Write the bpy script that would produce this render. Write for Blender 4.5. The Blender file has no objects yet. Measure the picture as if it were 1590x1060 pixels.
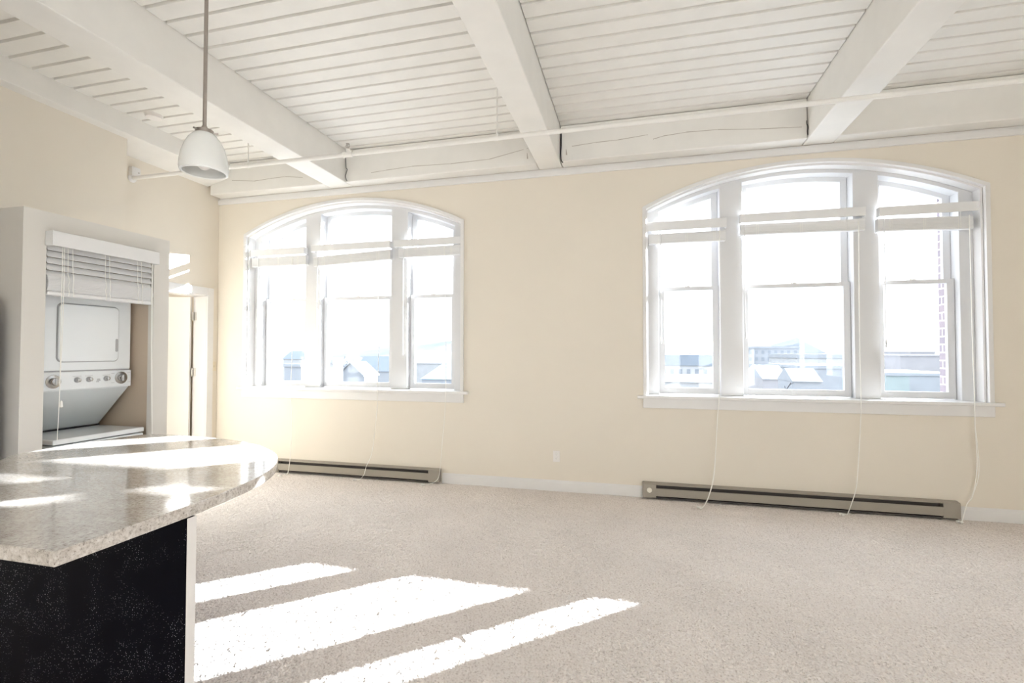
import bpy, bmesh, math, random
from mathutils import Vector, Matrix, Quaternion

# ------------------------------------------------------------------ camera, sky, sun, exposure
SC = bpy.context.scene
COL = SC.collection
PI = math.pi
random.seed(7)

cam_d = bpy.data.cameras.new('camera')
cam = bpy.data.objects.new('camera', cam_d); COL.objects.link(cam)
cam_d.sensor_width = 36.0
cam_d.lens = 36.0 * 760.97 / 1590.0
cam_d.clip_start = 0.05; cam_d.clip_end = 3000
YAW, PITCH, ROLL = 0.24632881, 0.0227118, 0.0008
CAM = Vector((0.0, -5.032, 1.42))
cam.location = CAM
cam.rotation_mode = 'QUATERNION'
cam.rotation_quaternion = (Quaternion((0, 0, 1), YAW) @ Quaternion((1, 0, 0), PI / 2 + PITCH) @ Quaternion((0, 0, 1), ROLL))
SC.camera = cam

SC.view_settings.view_transform = 'Standard'
SC.view_settings.look = 'None'
SC.view_settings.gamma = 1.0
SC.view_settings.use_curve_mapping = False
SC.view_settings.exposure = 2.0
SC.cycles.max_bounces = 14
SC.cycles.diffuse_bounces = 9
SC.cycles.glossy_bounces = 4
SC.cycles.transmission_bounces = 8
SC.cycles.transparent_max_bounces = 16
SC.cycles.caustics_reflective = False
SC.cycles.caustics_refractive = False

world = bpy.data.worlds.new('sky'); SC.world = world
world.use_nodes = True
bg = world.node_tree.nodes['Background']
bg.inputs['Color'].default_value = (0.86, 0.93, 1.0, 1)
bg.inputs["Strength"].default_value = 1.15

sun_d = bpy.data.lights.new('sun', 'SUN')
sun_d.energy = 15.5; sun_d.angle = math.radians(0.55); sun_d.color = (0.90, 0.955, 1.0)
sun = bpy.data.objects.new('sun', sun_d); COL.objects.link(sun)
SAZ, SEL = math.radians(47.0), math.radians(18.0)
SUNV = Vector((math.cos(SEL) * math.sin(SAZ), math.cos(SEL) * math.cos(SAZ), math.sin(SEL)))
sun.rotation_mode = 'QUATERNION'
sun.rotation_quaternion = SUNV.to_track_quat('Z', 'Y')
sun.location = (12, 12, 9)

# ------------------------------------------------------------------ materials
def srgb(r, g, b):
    f = lambda c: (c / 12.92 if c <= 0.04045 else ((c + 0.055) / 1.055) ** 2.4)
    return (f(r / 255), f(g / 255), f(b / 255), 1)

class NT:
    def __init__(s, name):
        s.m = bpy.data.materials.new(name); s.m.use_nodes = True
        s.t = s.m.node_tree; s.n = s.t.nodes; s.b = s.n['Principled BSDF']; s.out = s.n['Material Output']
        s.tc = s.n.new('ShaderNodeTexCoord')
    def node(s, typ, **kw):
        n = s.n.new(typ)
        for k, v in kw.items():
            if k in n.inputs: n.inputs[k].default_value = v
            else: setattr(n, k, v)
        return n
    def link(s, a, b): s.t.links.new(a, b)
    def noise(s, scale, detail=3, vec=None, rough=.5):
        n = s.node('ShaderNodeTexNoise'); n.inputs['Scale'].default_value = scale
        n.inputs['Detail'].default_value = detail; n.inputs['Roughness'].default_value = rough
        s.link(vec or s.tc.outputs['Object'], n.inputs['Vector']); return n
    def ramp(s, fac, stops):
        r = s.node('ShaderNodeValToRGB'); e = r.color_ramp.elements
        e[0].position, e[0].color = stops[0]; e[1].position, e[1].color = stops[-1]
        for p, c in stops[1:-1]:
            x = e.new(p); x.color = c
        s.link(fac, r.inputs['Fac']); return r
    def bump(s, h, strength, dist):
        b = s.node('ShaderNodeBump'); b.inputs['Strength'].default_value = strength
        b.inputs['Distance'].default_value = dist
        s.link(h, b.inputs['Height']); s.link(b.outputs['Normal'], s.b.inputs['Normal']); return b

def shade(c, k): return (c[0] * k, c[1] * k, c[2] * k, 1)

def paint(name, c, rough=.5, var=.04, scale=3.0, bump=.0, bscale=60, metal=0.0, spec=.5):
    t = NT(name); t.b.inputs['Roughness'].default_value = rough; t.b.inputs['Metallic'].default_value = metal
    t.b.inputs['Specular IOR Level'].default_value = spec
    n = t.noise(scale); r = t.ramp(n.outputs['Fac'], [(.3, shade(c, 1 - var)), (.7, shade(c, 1 + var * .5))])
    t.link(r.outputs['Color'], t.b.inputs['Base Color'])
    if bump:
        n2 = t.noise(bscale, 2); t.bump(n2.outputs['Fac'], bump, .004)
    return t.m

M = {}
M['wall'] = paint('beige_wall_paint', (.74, .685, .60, 1), .6, .015, 2, .12, 180)
M['sash'] = paint('white_sash_paint', (.64, .64, .65, 1), .35, .02, 4)
M['backwall'] = paint('pale_wall_paint', (.80, .77, .72, 1), .6, .015, 2)
M['white'] = paint('white_trim_paint', (.73, .72, .715, 1), .35, .02, 4)
M['timber'] = paint('white_painted_timber', (.78, .765, .735, 1), .55, .03, 5, .35, 14)
M['plank'] = paint('white_painted_planks', (.79, .775, .745, 1), .5, .03, 6, .2, 30)
M['gap'] = paint('dark_gap', (.05, .042, .035, 1), .9)
M['crack'] = paint('timber_check', (.46, .42, .38, 1), .9)
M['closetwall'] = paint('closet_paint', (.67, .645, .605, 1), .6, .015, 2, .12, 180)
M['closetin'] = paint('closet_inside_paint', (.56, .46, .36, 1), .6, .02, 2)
M['door'] = paint('door_paint', (.86, .85, .82, 1), .4, .015, 3)
M['blind'] = paint('white_blind', (.74, .74, .745, 1), .4, .02, 8)
M['cord'] = paint('white_cord', (.86, .85, .81, 1), .7)
M['appl'] = paint('white_enamel', (.84, .875, .90, 1), .18, .01, 2)
M['appl2'] = paint('grey_enamel', (.66, .70, .72, 1), .3, .01, 2)
M['chrome'] = paint('brushed_metal', (.50, .49, .48, 1), .25, .04, 30, metal=1.0)
M['steel'] = paint('rod_steel', (.40, .36, .33, 1), .35, .05, 30, metal=.8)
M['dark'] = paint('dark_plastic', (.03, .03, .035, 1), .4)
M['greyplastic'] = paint('grey_plastic', (.40, .41, .43, 1), .4)
M['hinge'] = paint('satin_nickel', (.66, .64, .60, 1), .35, .03, 30, metal=.6)
M['heater'] = paint('taupe_metal', (.33, .30, .255, 1), .45, .03, 5)
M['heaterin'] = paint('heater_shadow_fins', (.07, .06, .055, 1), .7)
M['knobw'] = paint('ivory_plastic', (.78, .75, .68, 1), .4)
M['plate'] = paint('white_plate', (.80, .77, .75, 1), .4)
M['beigeplate'] = paint('beige_plate', (.74, .66, .52, 1), .4)
M['fridge'] = paint('fridge_grey', (.5, .5, .53, 1), .35, .05, 3)
M['shade'] = None
t = NT('opal_glass'); t.b.inputs['Base Color'].default_value = (.80, .81, .80, 1); t.b.inputs['Roughness'].default_value = .22
t.b.inputs['Subsurface Weight'].default_value = .35; t.b.inputs['Subsurface Radius'].default_value = (.02, .02, .02)
n = t.noise(4); r = t.ramp(n.outputs['Fac'], [(.3, (.78, .79, .78, 1)), (.7, (.82, .83, .82, 1))]); t.link(r.outputs['Color'], t.b.inputs['Base Color'])
M['shade'] = t.m

# thin clear window glass: transparent with a Fresnel reflection
t = NT('window_glass'); t.n.remove(t.b)
tr = t.node('ShaderNodeBsdfTransparent'); tr.inputs['Color'].default_value = (.97, .98, .98, 1)
gl = t.node('ShaderNodeBsdfGlossy'); gl.inputs['Roughness'].default_value = .0
lw = t.node('ShaderNodeLayerWeight'); lw.inputs['Blend'].default_value = .5
pw = t.node('ShaderNodeMath', operation='POWER'); t.link(lw.outputs['Facing'], pw.inputs[0]); pw.inputs[1].default_value = 5.0
fr = t.node('ShaderNodeMath', operation='MULTIPLY_ADD'); t.link(pw.outputs[0], fr.inputs[0]); fr.inputs[1].default_value = .9; fr.inputs[2].default_value = .05
mx = t.node('ShaderNodeMixShader'); t.link(fr.outputs[0], mx.inputs[0]); t.link(tr.outputs[0], mx.inputs[1]); t.link(gl.outputs[0], mx.inputs[2])
t.link(mx.outputs[0], t.out.inputs['Surface']); M['glass'] = t.m

# carpet: short cut pile
t = NT('beige_carpet'); t.b.inputs['Roughness'].default_value = .95; t.b.inputs['Specular IOR Level'].default_value = .1
v = t.node('ShaderNodeTexVoronoi'); v.inputs['Scale'].default_value = 80; t.link(t.tc.outputs['Object'], v.inputs['Vector'])
n1 = t.noise(95, 3); n2 = t.noise(1.6, 4)
r = t.ramp(n1.outputs['Fac'], [(.28, (.56, .50, .465, 1)), (.44, (.83, .765, .725, 1)), (.72, (.91, .865, .835, 1))])
r2 = t.ramp(n2.outputs['Fac'], [(.3, (.90, .90, .90, 1)), (.7, (1, 1, 1, 1))])
mm = t.node('ShaderNodeMix', data_type='RGBA', blend_type='MULTIPLY'); mm.inputs[0].default_value = 1
t.link(r.outputs['Color'], mm.inputs[6]); t.link(r2.outputs['Color'], mm.inputs[7]); t.link(mm.outputs[2], t.b.inputs['Base Color'])
ad = t.node('ShaderNodeMath', operation='ADD'); t.link(v.outputs['Distance'], ad.inputs[0]); t.link(n1.outputs['Fac'], ad.inputs[1])
t.bump(ad.outputs[0], .5, .008); M['carpet'] = t.m

# granite-look laminate
t = NT('granite_laminate'); t.b.inputs['Roughness'].default_value = .13; t.b.inputs['Coat Weight'].default_value = .6; t.b.inputs['Coat Roughness'].default_value = .06
n1 = t.noise(75, 5, rough=.7); n2 = t.noise(14, 4); n3 = t.noise(170, 2)
r = t.ramp(n1.outputs['Fac'], [(.30, (.26, .235, .22, 1)), (.42, (.57, .525, .48, 1)), (.55, (.72, .68, .64, 1)), (.72, (.84, .82, .79, 1))])
r2 = t.ramp(n2.outputs['Fac'], [(.35, (.84, .82, .80, 1)), (.65, (1, 1, 1, 1))])
mm = t.node('ShaderNodeMix', data_type='RGBA', blend_type='MULTIPLY'); mm.inputs[0].default_value = 1
t.link(r.outputs['Color'], mm.inputs[6]); t.link(r2.outputs['Color'], mm.inputs[7])
r3 = t.ramp(n3.outputs['Fac'], [(.30, (.45, .42, .40, 1)), (.40, (1, 1, 1, 1))])
m3 = t.node('ShaderNodeMix', data_type='RGBA', blend_type='MULTIPLY'); m3.inputs[0].default_value = .8
t.link(mm.outputs[2], m3.inputs[6]); t.link(r3.outputs['Color'], m3.inputs[7]); t.link(m3.outputs[2], t.b.inputs['Base Color'])
M['granite'] = t.m

# dark panel, sunlit dust and reflections painted in as pale specks
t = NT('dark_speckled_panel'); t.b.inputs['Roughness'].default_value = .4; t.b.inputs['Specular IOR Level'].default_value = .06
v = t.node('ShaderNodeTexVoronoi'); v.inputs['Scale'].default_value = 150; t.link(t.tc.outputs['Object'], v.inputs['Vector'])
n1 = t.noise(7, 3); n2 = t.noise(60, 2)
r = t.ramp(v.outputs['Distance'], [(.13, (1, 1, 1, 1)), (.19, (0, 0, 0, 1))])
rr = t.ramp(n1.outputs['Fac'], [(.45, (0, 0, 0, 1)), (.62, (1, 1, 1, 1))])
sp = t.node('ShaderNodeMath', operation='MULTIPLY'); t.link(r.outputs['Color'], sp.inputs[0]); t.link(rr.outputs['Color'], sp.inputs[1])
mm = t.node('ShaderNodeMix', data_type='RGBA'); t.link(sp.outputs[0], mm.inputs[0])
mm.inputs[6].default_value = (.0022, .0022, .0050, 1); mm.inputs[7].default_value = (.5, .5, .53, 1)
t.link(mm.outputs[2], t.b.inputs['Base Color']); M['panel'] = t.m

# brick, its red greyed by window glare painted into the colour
def brick_mat(name, swap):
    t = NT(name); t.b.inputs['Roughness'].default_value = .85
    sx = t.node('ShaderNodeSeparateXYZ'); t.link(t.tc.outputs['Object'], sx.inputs[0])
    cx = t.node('ShaderNodeCombineXYZ'); t.link(sx.outputs['X' if not swap else 'Y'], cx.inputs[0]); t.link(sx.outputs['Z'], cx.inputs[1])
    b = t.node('ShaderNodeTexBrick'); t.link(cx.outputs[0], b.inputs['Vector'])
    b.inputs['Scale'].default_value = 1; b.inputs['Brick Width'].default_value = .21; b.inputs['Row Height'].default_value = .075
    b.inputs['Mortar Size'].default_value = .006
    b.inputs['Color1'].default_value = (.25, .205, .225, 1); b.inputs['Color2'].default_value = (.21, .18, .21, 1); b.inputs['Mortar'].default_value = (.75, .72, .68, 1)
    t.link(b.outputs['Color'], t.b.inputs['Base Color']); return t.m
M['brick'] = brick_mat('red_brick', False); M['brickj'] = brick_mat('red_brick_return', True)

def mat_out(name, c, var=.08, scale=.4): return paint(name, (*c, 1), .9, var, scale)
M['snow'] = mat_out('snowy_ground', (.16, .165, .17), .12, .05)
M['hill'] = mat_out('wooded_hill', (.105, .125, .15), .25, .03)
M['bwall1'] = mat_out('pale_render', (.33, .335, .345)); M['bwall2'] = mat_out('grey_block', (.25, .265, .29))
M['bwall3'] = mat_out('brick_pale', (.265, .26, .275)); M['bwall4'] = mat_out('green_grey', (.24, .285, .29))
M['broof'] = mat_out('slate_roof', (.165, .195, .235)); M['sroof'] = mat_out('snowy_roof', (.24, .255, .28))
M['bwin'] = mat_out('far_window', (.19, .21, .24)); M['twig'] = mat_out('bare_twigs', (.07, .07, .08))
M['blueroof'] = mat_out('blue_roof', (.13, .20, .28))

# ------------------------------------------------------------------ mesh helpers
class MB:
    def __init__(s): s.v = []; s.f = []; s.mi = []; s.cur = 0
    def add(s, vs, fs):
        o = len(s.v); s.v += [tuple(p) for p in vs]
        for f in fs: s.f.append(tuple(i + o for i in f)); s.mi.append(s.cur)
    def quad(s, a, b, c, d): s.add([a, b, c, d], [(0, 1, 2, 3)])
    def box(s, x0, x1, y0, y1, z0, z1):
        x0, x1 = min(x0, x1), max(x0, x1); y0, y1 = min(y0, y1), max(y0, y1); z0, z1 = min(z0, z1), max(z0, z1)
        s.add([(x0, y0, z0), (x1, y0, z0), (x1, y1, z0), (x0, y1, z0), (x0, y0, z1), (x1, y0, z1), (x1, y1, z1), (x0, y1, z1)],
              [(0, 3, 2, 1), (4, 5, 6, 7), (0, 1, 5, 4), (1, 2, 6, 5), (2, 3, 7, 6), (3, 0, 4, 7)]); return s
    def prism(s, poly, axis, a, b):
        # poly: list of 2-d points in the two other axes (order x,y,z without axis)
        n = len(poly)
        def P(p, t):
            q = [p[0], p[1]]; q.insert(axis, t); return tuple(q)
        vs = [P(p, a) for p in poly] + [P(p, b) for p in poly]
        fs = [tuple(range(n))[::-1], tuple(range(n, 2 * n))] + [(i, (i + 1) % n, n + (i + 1) % n, n + i) for i in range(n)]
        s.add(vs, fs); return s
    def lathe(s, prof, c, axis=(0, 0, 1), seg=32, closed_ends=True):
        ax = Vector(axis).normalized(); u = ax.orthogonal().normalized(); w = ax.cross(u); c = Vector(c)
        vs = []; fs = []; n = len(prof)
        for i in range(seg):
            a = 2 * PI * i / seg; d = u * math.cos(a) + w * math.sin(a)
            for r, h in prof: vs.append(c + d * r + ax * h)
        for i in range(seg):
            j = (i + 1) % seg
            for k in range(n - 1): fs.append((i * n + k, j * n + k, j * n + k + 1, i * n + k + 1))
        if closed_ends:
            if prof[0][0] > 1e-6: fs.append(tuple(i * n for i in range(seg))[::-1])
            if prof[-1][0] > 1e-6: fs.append(tuple(i * n + n - 1 for i in range(seg)))
        s.add(vs, fs); return s
    def cyl(s, a, b, r, seg=20):
        a, b = Vector(a), Vector(b); s.lathe([(r, 0), (r, (b - a).length)], a, b - a, seg); return s
    def tube(s, pts, r, seg=8, smooth=0):
        pts = [Vector(p) for p in pts]
        if smooth: pts = catmull(pts, smooth)
        vs = []; fs = []; prev = None
        for i, p in enumerate(pts):
            d = (pts[min(i + 1, len(pts) - 1)] - pts[max(i - 1, 0)]).normalized()
            u = d.orthogonal().normalized() if prev is None else (prev - d * prev.dot(d)).normalized()
            prev = u; w = d.cross(u)
            for k in range(seg):
                a = 2 * PI * k / seg; vs.append(p + (u * math.cos(a) + w * math.sin(a)) * r)
        for i in range(len(pts) - 1):
            for k in range(seg):
                l = (k + 1) % seg; fs.append((i * seg + k, i * seg + l, (i + 1) * seg + l, (i + 1) * seg + k))
        fs.append(tuple(range(seg))[::-1]); fs.append(tuple(range((len(pts) - 1) * seg, len(pts) * seg)))
        s.add(vs, fs); return s
    def build(s, name, mats, root=None, bevel=0, smooth=False, seg=2, fixn=True):
        me = bpy.data.meshes.new(name)
        org = world_loc(root) if root else Vector((0, 0, 0))
        me.from_pydata([tuple(Vector(p) - org) for p in s.v], [], s.f)
        if not isinstance(mats, (list, tuple)): mats = [mats]
        for m in mats: me.materials.append(m)
        if len(mats) > 1: me.polygons.foreach_set('material_index', s.mi)
        if fixn:
            b = bmesh.new(); b.from_mesh(me); bmesh.ops.recalc_face_normals(b, faces=b.faces); b.to_mesh(me); b.free()
        if smooth:
            me.polygons.foreach_set('use_smooth', [True] * len(me.polygons))
            try: me.set_sharp_from_angle(angle=math.radians(40))
            except Exception: pass
        me.update()
        o = bpy.data.objects.new(name, me); COL.objects.link(o)
        if root: o.parent = root
        if bevel:
            md = o.modifiers.new('edge', 'BEVEL'); md.width = bevel; md.segments = seg; md.limit_method = 'ANGLE'; md.angle_limit = math.radians(50)
        return o

def world_loc(o):
    p = Vector(o.location)
    while o.parent: o = o.parent; p += Vector(o.location)
    return p

def catmull(P, n):
    out = []
    for i in range(len(P) - 1):
        a, b, c, d = P[max(i - 1, 0)], P[i], P[i + 1], P[min(i + 2, len(P) - 1)]
        for k in range(n):
            t = k / n
            out.append(.5 * ((2 * b) + (c - a) * t + (2 * a - 5 * b + 4 * c - d) * t * t + (3 * b - a - 3 * c + d) * t ** 3))
    out.append(P[-1]); return out

def box(x0, x1, y0, y1, z0, z1): return MB().box(x0, x1, y0, y1, z0, z1)
def tag(o, label=None, cat=None, group=None, kind=None):
    if label: o['label'] = label
    if cat: o['category'] = cat
    if group: o['group'] = group
    if kind: o['kind'] = kind
    return o
def thing(name, label, cat, loc, group=None):
    o = bpy.data.objects.new(name, None); o.empty_display_size = .1; COL.objects.link(o); o.location = loc
    return tag(o, label, cat, group)
def struct(name, mb, m, root=None, **kw):
    o = mb.build(name, m, root, **kw); o['kind'] = 'structure'; return o
def struct_root(name, loc):
    o = bpy.data.objects.new(name, None); COL.objects.link(o); o.location = loc; o['kind'] = 'structure'; return o

# ------------------------------------------------------------------ room shell
XL, XLN, XR, YB = -5.055, -4.81, 4.2, -10.0       # left wall, nearer left wall, right wall, back wall
ZC, ZB = 3.71, 3.34                              # planks, underside of beams
ZT = 3.80
SILL = 1.0
R_OUT = 3.177; Z_APEX = 3.21                     # outer arch of both windows
WINS = [(-3.235, -.545, .600), (1.508, -.594, .557)]     # centre, mullion centres
def arch_z(x, off): 
    R = R_OUT - off
    return Z_APEX - R_OUT + math.sqrt(max(R * R - x * x, 0))

import numpy as np
def carpet_floor():
    # cut-pile carpet: a fine height field where the floor is seen closely, flat beyond
    gx0, gx1, gy0, gy1, st = -4.6, XR, -4.9, 0.0, .0085
    nx, ny = int((gx1 - gx0) / st) + 1, int((gy1 - gy0) / st) + 1
    rg = np.random.default_rng(3)
    def sm(a, k):
        for _ in range(k):
            a = (a + np.roll(a, 1, 0) + np.roll(a, -1, 0) + np.roll(a, 1, 1) + np.roll(a, -1, 1)) / 5
        return a / a.std()
    h = .0021 * rg.standard_normal((ny, nx)) + .0014 * sm(rg.standard_normal((ny, nx)), 2) + .0012 * sm(rg.standard_normal((ny, nx)), 60)
    h = np.clip(h, -.0055, .006)
    h[0, :] = h[-1, :] = 0; h[:, 0] = h[:, -1] = 0
    X, Y = np.meshgrid(np.linspace(gx0, gx1, nx), np.linspace(gy0, gy1, ny))
    X = X + rg.uniform(-.3, .3, X.shape) * st; Y = Y + rg.uniform(-.3, .3, X.shape) * st
    X[:, 0] = gx0; X[:, -1] = gx1; Y[0] = gy0; Y[-1] = gy1
    co = np.stack([X, Y, h - .001], -1).reshape(-1, 3).astype(np.float32)
    i = (np.arange(ny - 1)[:, None] * nx + np.arange(nx - 1)[None]).reshape(-1)
    F = np.stack([i, i + 1, i + nx + 1, i + nx], -1).astype(np.int32)
    ex = np.array([(-6.4, YB, 0), (XR, YB, 0), (XR, gy0, 0), (-6.4, gy0, 0), (gx0, gy0, 0), (gx0, 0, 0), (-6.4, 0, 0)], np.float32); o = len(co)
    co = np.concatenate([co, ex]); F = np.concatenate([F, np.array([[o, o + 1, o + 2, o + 3], [o + 3, o + 4, o + 5, o + 6]], np.int32)])
    me = bpy.data.meshes.new('floor'); me.vertices.add(len(co)); me.vertices.foreach_set('co', co.reshape(-1))
    me.loops.add(F.size); me.loops.foreach_set('vertex_index', F.reshape(-1))
    me.polygons.add(len(F)); me.polygons.foreach_set('loop_start', np.arange(0, F.size, 4, dtype=np.int32)); me.polygons.foreach_set('loop_total', np.full(len(F), 4, np.int32))
    me.polygons.foreach_set('use_smooth', np.ones(len(F), bool)); me.update(calc_edges=True); me.validate()
    me.materials.append(M['carpet']); ob = bpy.data.objects.new('floor', me); COL.objects.link(ob); ob['kind'] = 'structure'; return ob
floor = carpet_floor()

def arched_leaf(y0, y1, half, off, zbot, mats, x0, x1, ztop, rev=True, N=40):
    """wall slab between y0 and y1 with the two arched window openings cut out"""
    mb = MB()
    cuts = []
    for c, a, b in WINS: cuts.append((c - half, c + half, c))
    for y in (y0, y1):
        x = x0
        for xa, xb, c in cuts:
            mb.quad((x, y, -.12), (xa, y, -.12), (xa, y, ztop), (x, y, ztop))
            mb.quad((xa, y, -.12), (xb, y, -.12), (xb, y, zbot), (xa, y, zbot))
            for i in range(N):
                u, w = xa + (xb - xa) * i / N, xa + (xb - xa) * (i + 1) / N
                mb.quad((u, y, arch_z(u - c, off)), (w, y, arch_z(w - c, off)), (w, y, ztop), (u, y, ztop))
            x = xb
        mb.quad((x, y, -.12), (x1, y, -.12), (x1, y, ztop), (x, y, ztop))
    mb.cur = 1
    for xa, xb, c in cuts:
        zs = arch_z(half, off)
        mb.quad((xa, y0, zbot), (xa, y1, zbot), (xa, y1, zs), (xa, y0, zs))
        mb.quad((xb, y0, zbot), (xb, y1, zbot), (xb, y1, zs), (xb, y0, zs))
        mb.quad((xa, y0, zbot), (xb, y0, zbot), (xb, y1, zbot), (xa, y1, zbot))
        for i in range(N):
            u, w = xa + (xb - xa) * i / N, xa + (xb - xa) * (i + 1) / N
            mb.quad((u, y0, arch_z(u - c, off)), (w, y0, arch_z(w - c, off)), (w, y1, arch_z(w - c, off)), (u, y1, arch_z(u - c, off)))
    mb.cur = 0
    for x in (x0, x1): mb.quad((x, y0, -.12), (x, y1, -.12), (x, y1, ztop), (x, y0, ztop))
    mb.quad((x0, y0, ztop), (x1, y0, ztop), (x1, y1, ztop), (x0, y1, ztop))
    return mb
struct('wall_window', arched_leaf(0, .29, 1.40, .035, SILL - .03, None, -6.4, XR, ZT), [M['wall'], M['white']], fixn=False)
struct('wall_exterior', arched_leaf(.30, .47, 1.292, .03, .93, None, -6.6, XR + .2, 5.2), [M['brick'], M['brickj']], fixn=False)

# left wall with its door opening, and the nearer wall that steps in
DY0, DY1, DZ, DT = -1.05, -.165, 2.12, .19       # opening, wall thickness
mb = MB()
mb.box(XL - DT, XL, DY1, 0, -.12, ZT); mb.box(XL - DT, XL, -1.345, DY0, -.12, ZT); mb.box(XL - DT, XL, DY0, DY1, DZ, ZT)
struct('wall_left', mb, M['wall'])
struct('wall_kitchen', MB().box(XLN - .44, XLN, YB, -1.345, -.12, ZT), M['wall'])
struct('wall_kitchen_end', MB().box(XLN, -2.3, -6.05, -5.9, 0, ZC - .01), M['wall'])  # unseen wall added to keep light from behind off the closet side
struct('wall_passage', MB().box(-6.6, -6.4, -2.2, .3, -.12, ZT), M['wall'])
# right wall (outside the picture) with two tall windows added for fill light
FILL_WINS = [(-9.2, -7.6), (-7.3, -5.7)]
mb = MB()
mb.box(XR, XR + .2, YB, .29, -.12, .85); mb.box(XR, XR + .2, YB, .29, 3.2, ZT)
for ya, yb in ((YB, -9.2), (-7.6, -7.3), (-5.7, .29)): mb.box(XR, XR + .2, ya, yb, .85, 3.2)
struct('wall_right', mb, M['wall'])
for k, (ya, yb) in enumerate(FILL_WINS):
    rt = struct_root('window_%d' % (k + 3), (XR + .1, (ya + yb) / 2, .85))
    mb = MB(); mb.box(XR + .06, XR + .12, ya, ya + .06, .85, 3.2); mb.box(XR + .06, XR + .12, yb - .06, yb, .85, 3.2)
    for z in (.85, 1.98, 3.14): mb.box(XR + .06, XR + .12, ya + .06, yb - .06, z, z + .06)
    f = mb.build('window_frame', M['white'], rt)
    g = MB(); g.quad((XR + .09, ya + .06, .91), (XR + .09, yb - .06, .91), (XR + .09, yb - .06, 3.14), (XR + .09, ya + .06, 3.14)); g.build('pane', M['glass'], f)
struct('wall_back', MB().box(-5.25, XR + .2, YB - .2, YB, -.12, ZT), M['backwall'])
struct('wall_hall', MB().box(-6.6, -5.25, -2.4, -2.2, -.12, ZT), M['wall'])

# plank ceiling: flat planks with wide shallow grooves, one field per bay between the beams
bays = [(XL, -3.445, -.967), (-3.165, -.967, -.993), (-.727, 1.512, -.871), (1.765, XR, -.848)]
mb = MB()
GW, GD, PITCHP = .028, .024, .1527
for bi, (xa, xb, g0) in enumerate(bays):
    xa += .006; xb -= .006
    ys = []; k = math.floor((g0 - (-.18)) / PITCHP)
    y = g0
    while y + PITCHP < -.20: y += PITCHP
    prof = [(.0, ZC)]
    while y > YB:
        prof += [(y + GW / 2, ZC), (y + GW / 2 - .004, ZC + GD), (y - GW / 2 + .004, ZC + GD), (y - GW / 2, ZC)]
        y -= PITCHP
    prof.append((YB, ZC))
    top = [(YB, ZC + .05), (0, ZC + .05)]
    poly = prof + top
    n = len(prof)
    for i in range(n - 1):
        (ya, za), (yb, zb) = prof[i], prof[i + 1]
        mb.quad((xa, ya, za), (xb, ya, za), (xb, yb, zb), (xa, yb, zb))
    for x in (xa, xb):
        for i in range(n - 1):
            (ya, za), (yb, zb) = prof[i], prof[i + 1]
            mb.quad((x, ya, za), (x, yb, zb), (x, yb, ZC + .05), (x, ya, ZC + .05))
mb.cur = 1
mb.box(-6.6, XR + .2, YB - .2, .3, ZT, ZT + .12)
struct('ceiling', mb, [M['plank'], M['gap']])

# timber beams
def beam(name, xa, xb, dx=0.0):
    b = MB().box(xa, xb, YB, -.004, ZB, ZT)
    return struct(name, b, M['timber'], bevel=.008)
beam('ceiling_beam', -3.445, -3.165); beam('ceiling_beam', -.967, -.727); beam('ceiling_beam', 1.512, 1.765)
mb = MB()
for xa, xb in ((XL + .03, -3.447), (-3.163, -.969), (-.719, 1.506), (1.767, XR)): mb.box(xa, xb, -.17, 0, ZB, ZC - .006)
led = struct('trim_1', mb, M['timber'], bevel=.008)
# long drying cracks along the timber over the windows
def wp(px, py, y):    # point of the plane at depth y seen at a photo pixel (used for fine marks on that plane)
    q = cam.rotation_quaternion @ Vector(((px - 795) / 760.97, -(py - 530) / 760.97, -1)); t = (y - CAM.y) / q.y; return CAM + q * t
mb = MB()
for pts in ([(888, 227), (925, 221), (960, 217), (1006, 209)], [(1014, 216), (1030, 211), (1066, 205), (1115, 201), (1180, 200), (1245, 197)],
            [(576, 268), (600, 264), (640, 258), (700, 254), (760, 247), (820, 230)], [(360, 280), (395, 281), (420, 277), (443, 274), (470, 275.5)]):
    P = [wp(x, y, -.171) for x, y in pts]
    for a, b in zip(P[:-1], P[1:]):
        mb.add([a + Vector((0, 0, -.0035)), b + Vector((0, 0, -.002)), b + Vector((0, 0, .002)), a + Vector((0, 0, .0035)),
                a + Vector((0, .002, -.0035)), b + Vector((0, .002, -.002)), b + Vector((0, .002, .002)), a + Vector((0, .002, .0035))],
               [(0, 1, 2, 3), (0, 4, 5, 1), (3, 2, 6, 7), (0, 3, 7, 4), (1, 5, 6, 2)])
mb.build('crack', M['crack'], led)
# stepped white moulding below it
mb = MB(); mb.prism([(0, 3.262), (-.016, 3.262), (-.020, 3.268), (-.020, 3.318), (-.012, 3.322), (-.012, ZB - .004), (0, ZB - .004)], 0, XL, XR)
struct('trim_2', mb, M['white'])
# timber along the left wall
mb = MB(); mb.prism([(-4.735, ZT), (-4.735, 3.525), (XLN - .002, 3.505), (XL, 3.44), (XL, ZT)], 1, YB, -.17)
struct('trim_3', mb, M['timber'], bevel=.005)

# baseboards
def base(name, xa, xb):
    mb = MB(); mb.prism([(0, 0), (-.016, 0), (-.016, .085), (-.009, .102), (-.006, .110), (0, .110)], 0, xa, xb)
    struct(name, mb, M['white'])
base('baseboard_left', -2.045, .062); base('baseboard_right', 2.668, XR); base('baseboard_corner', XL, -4.25)

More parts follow.
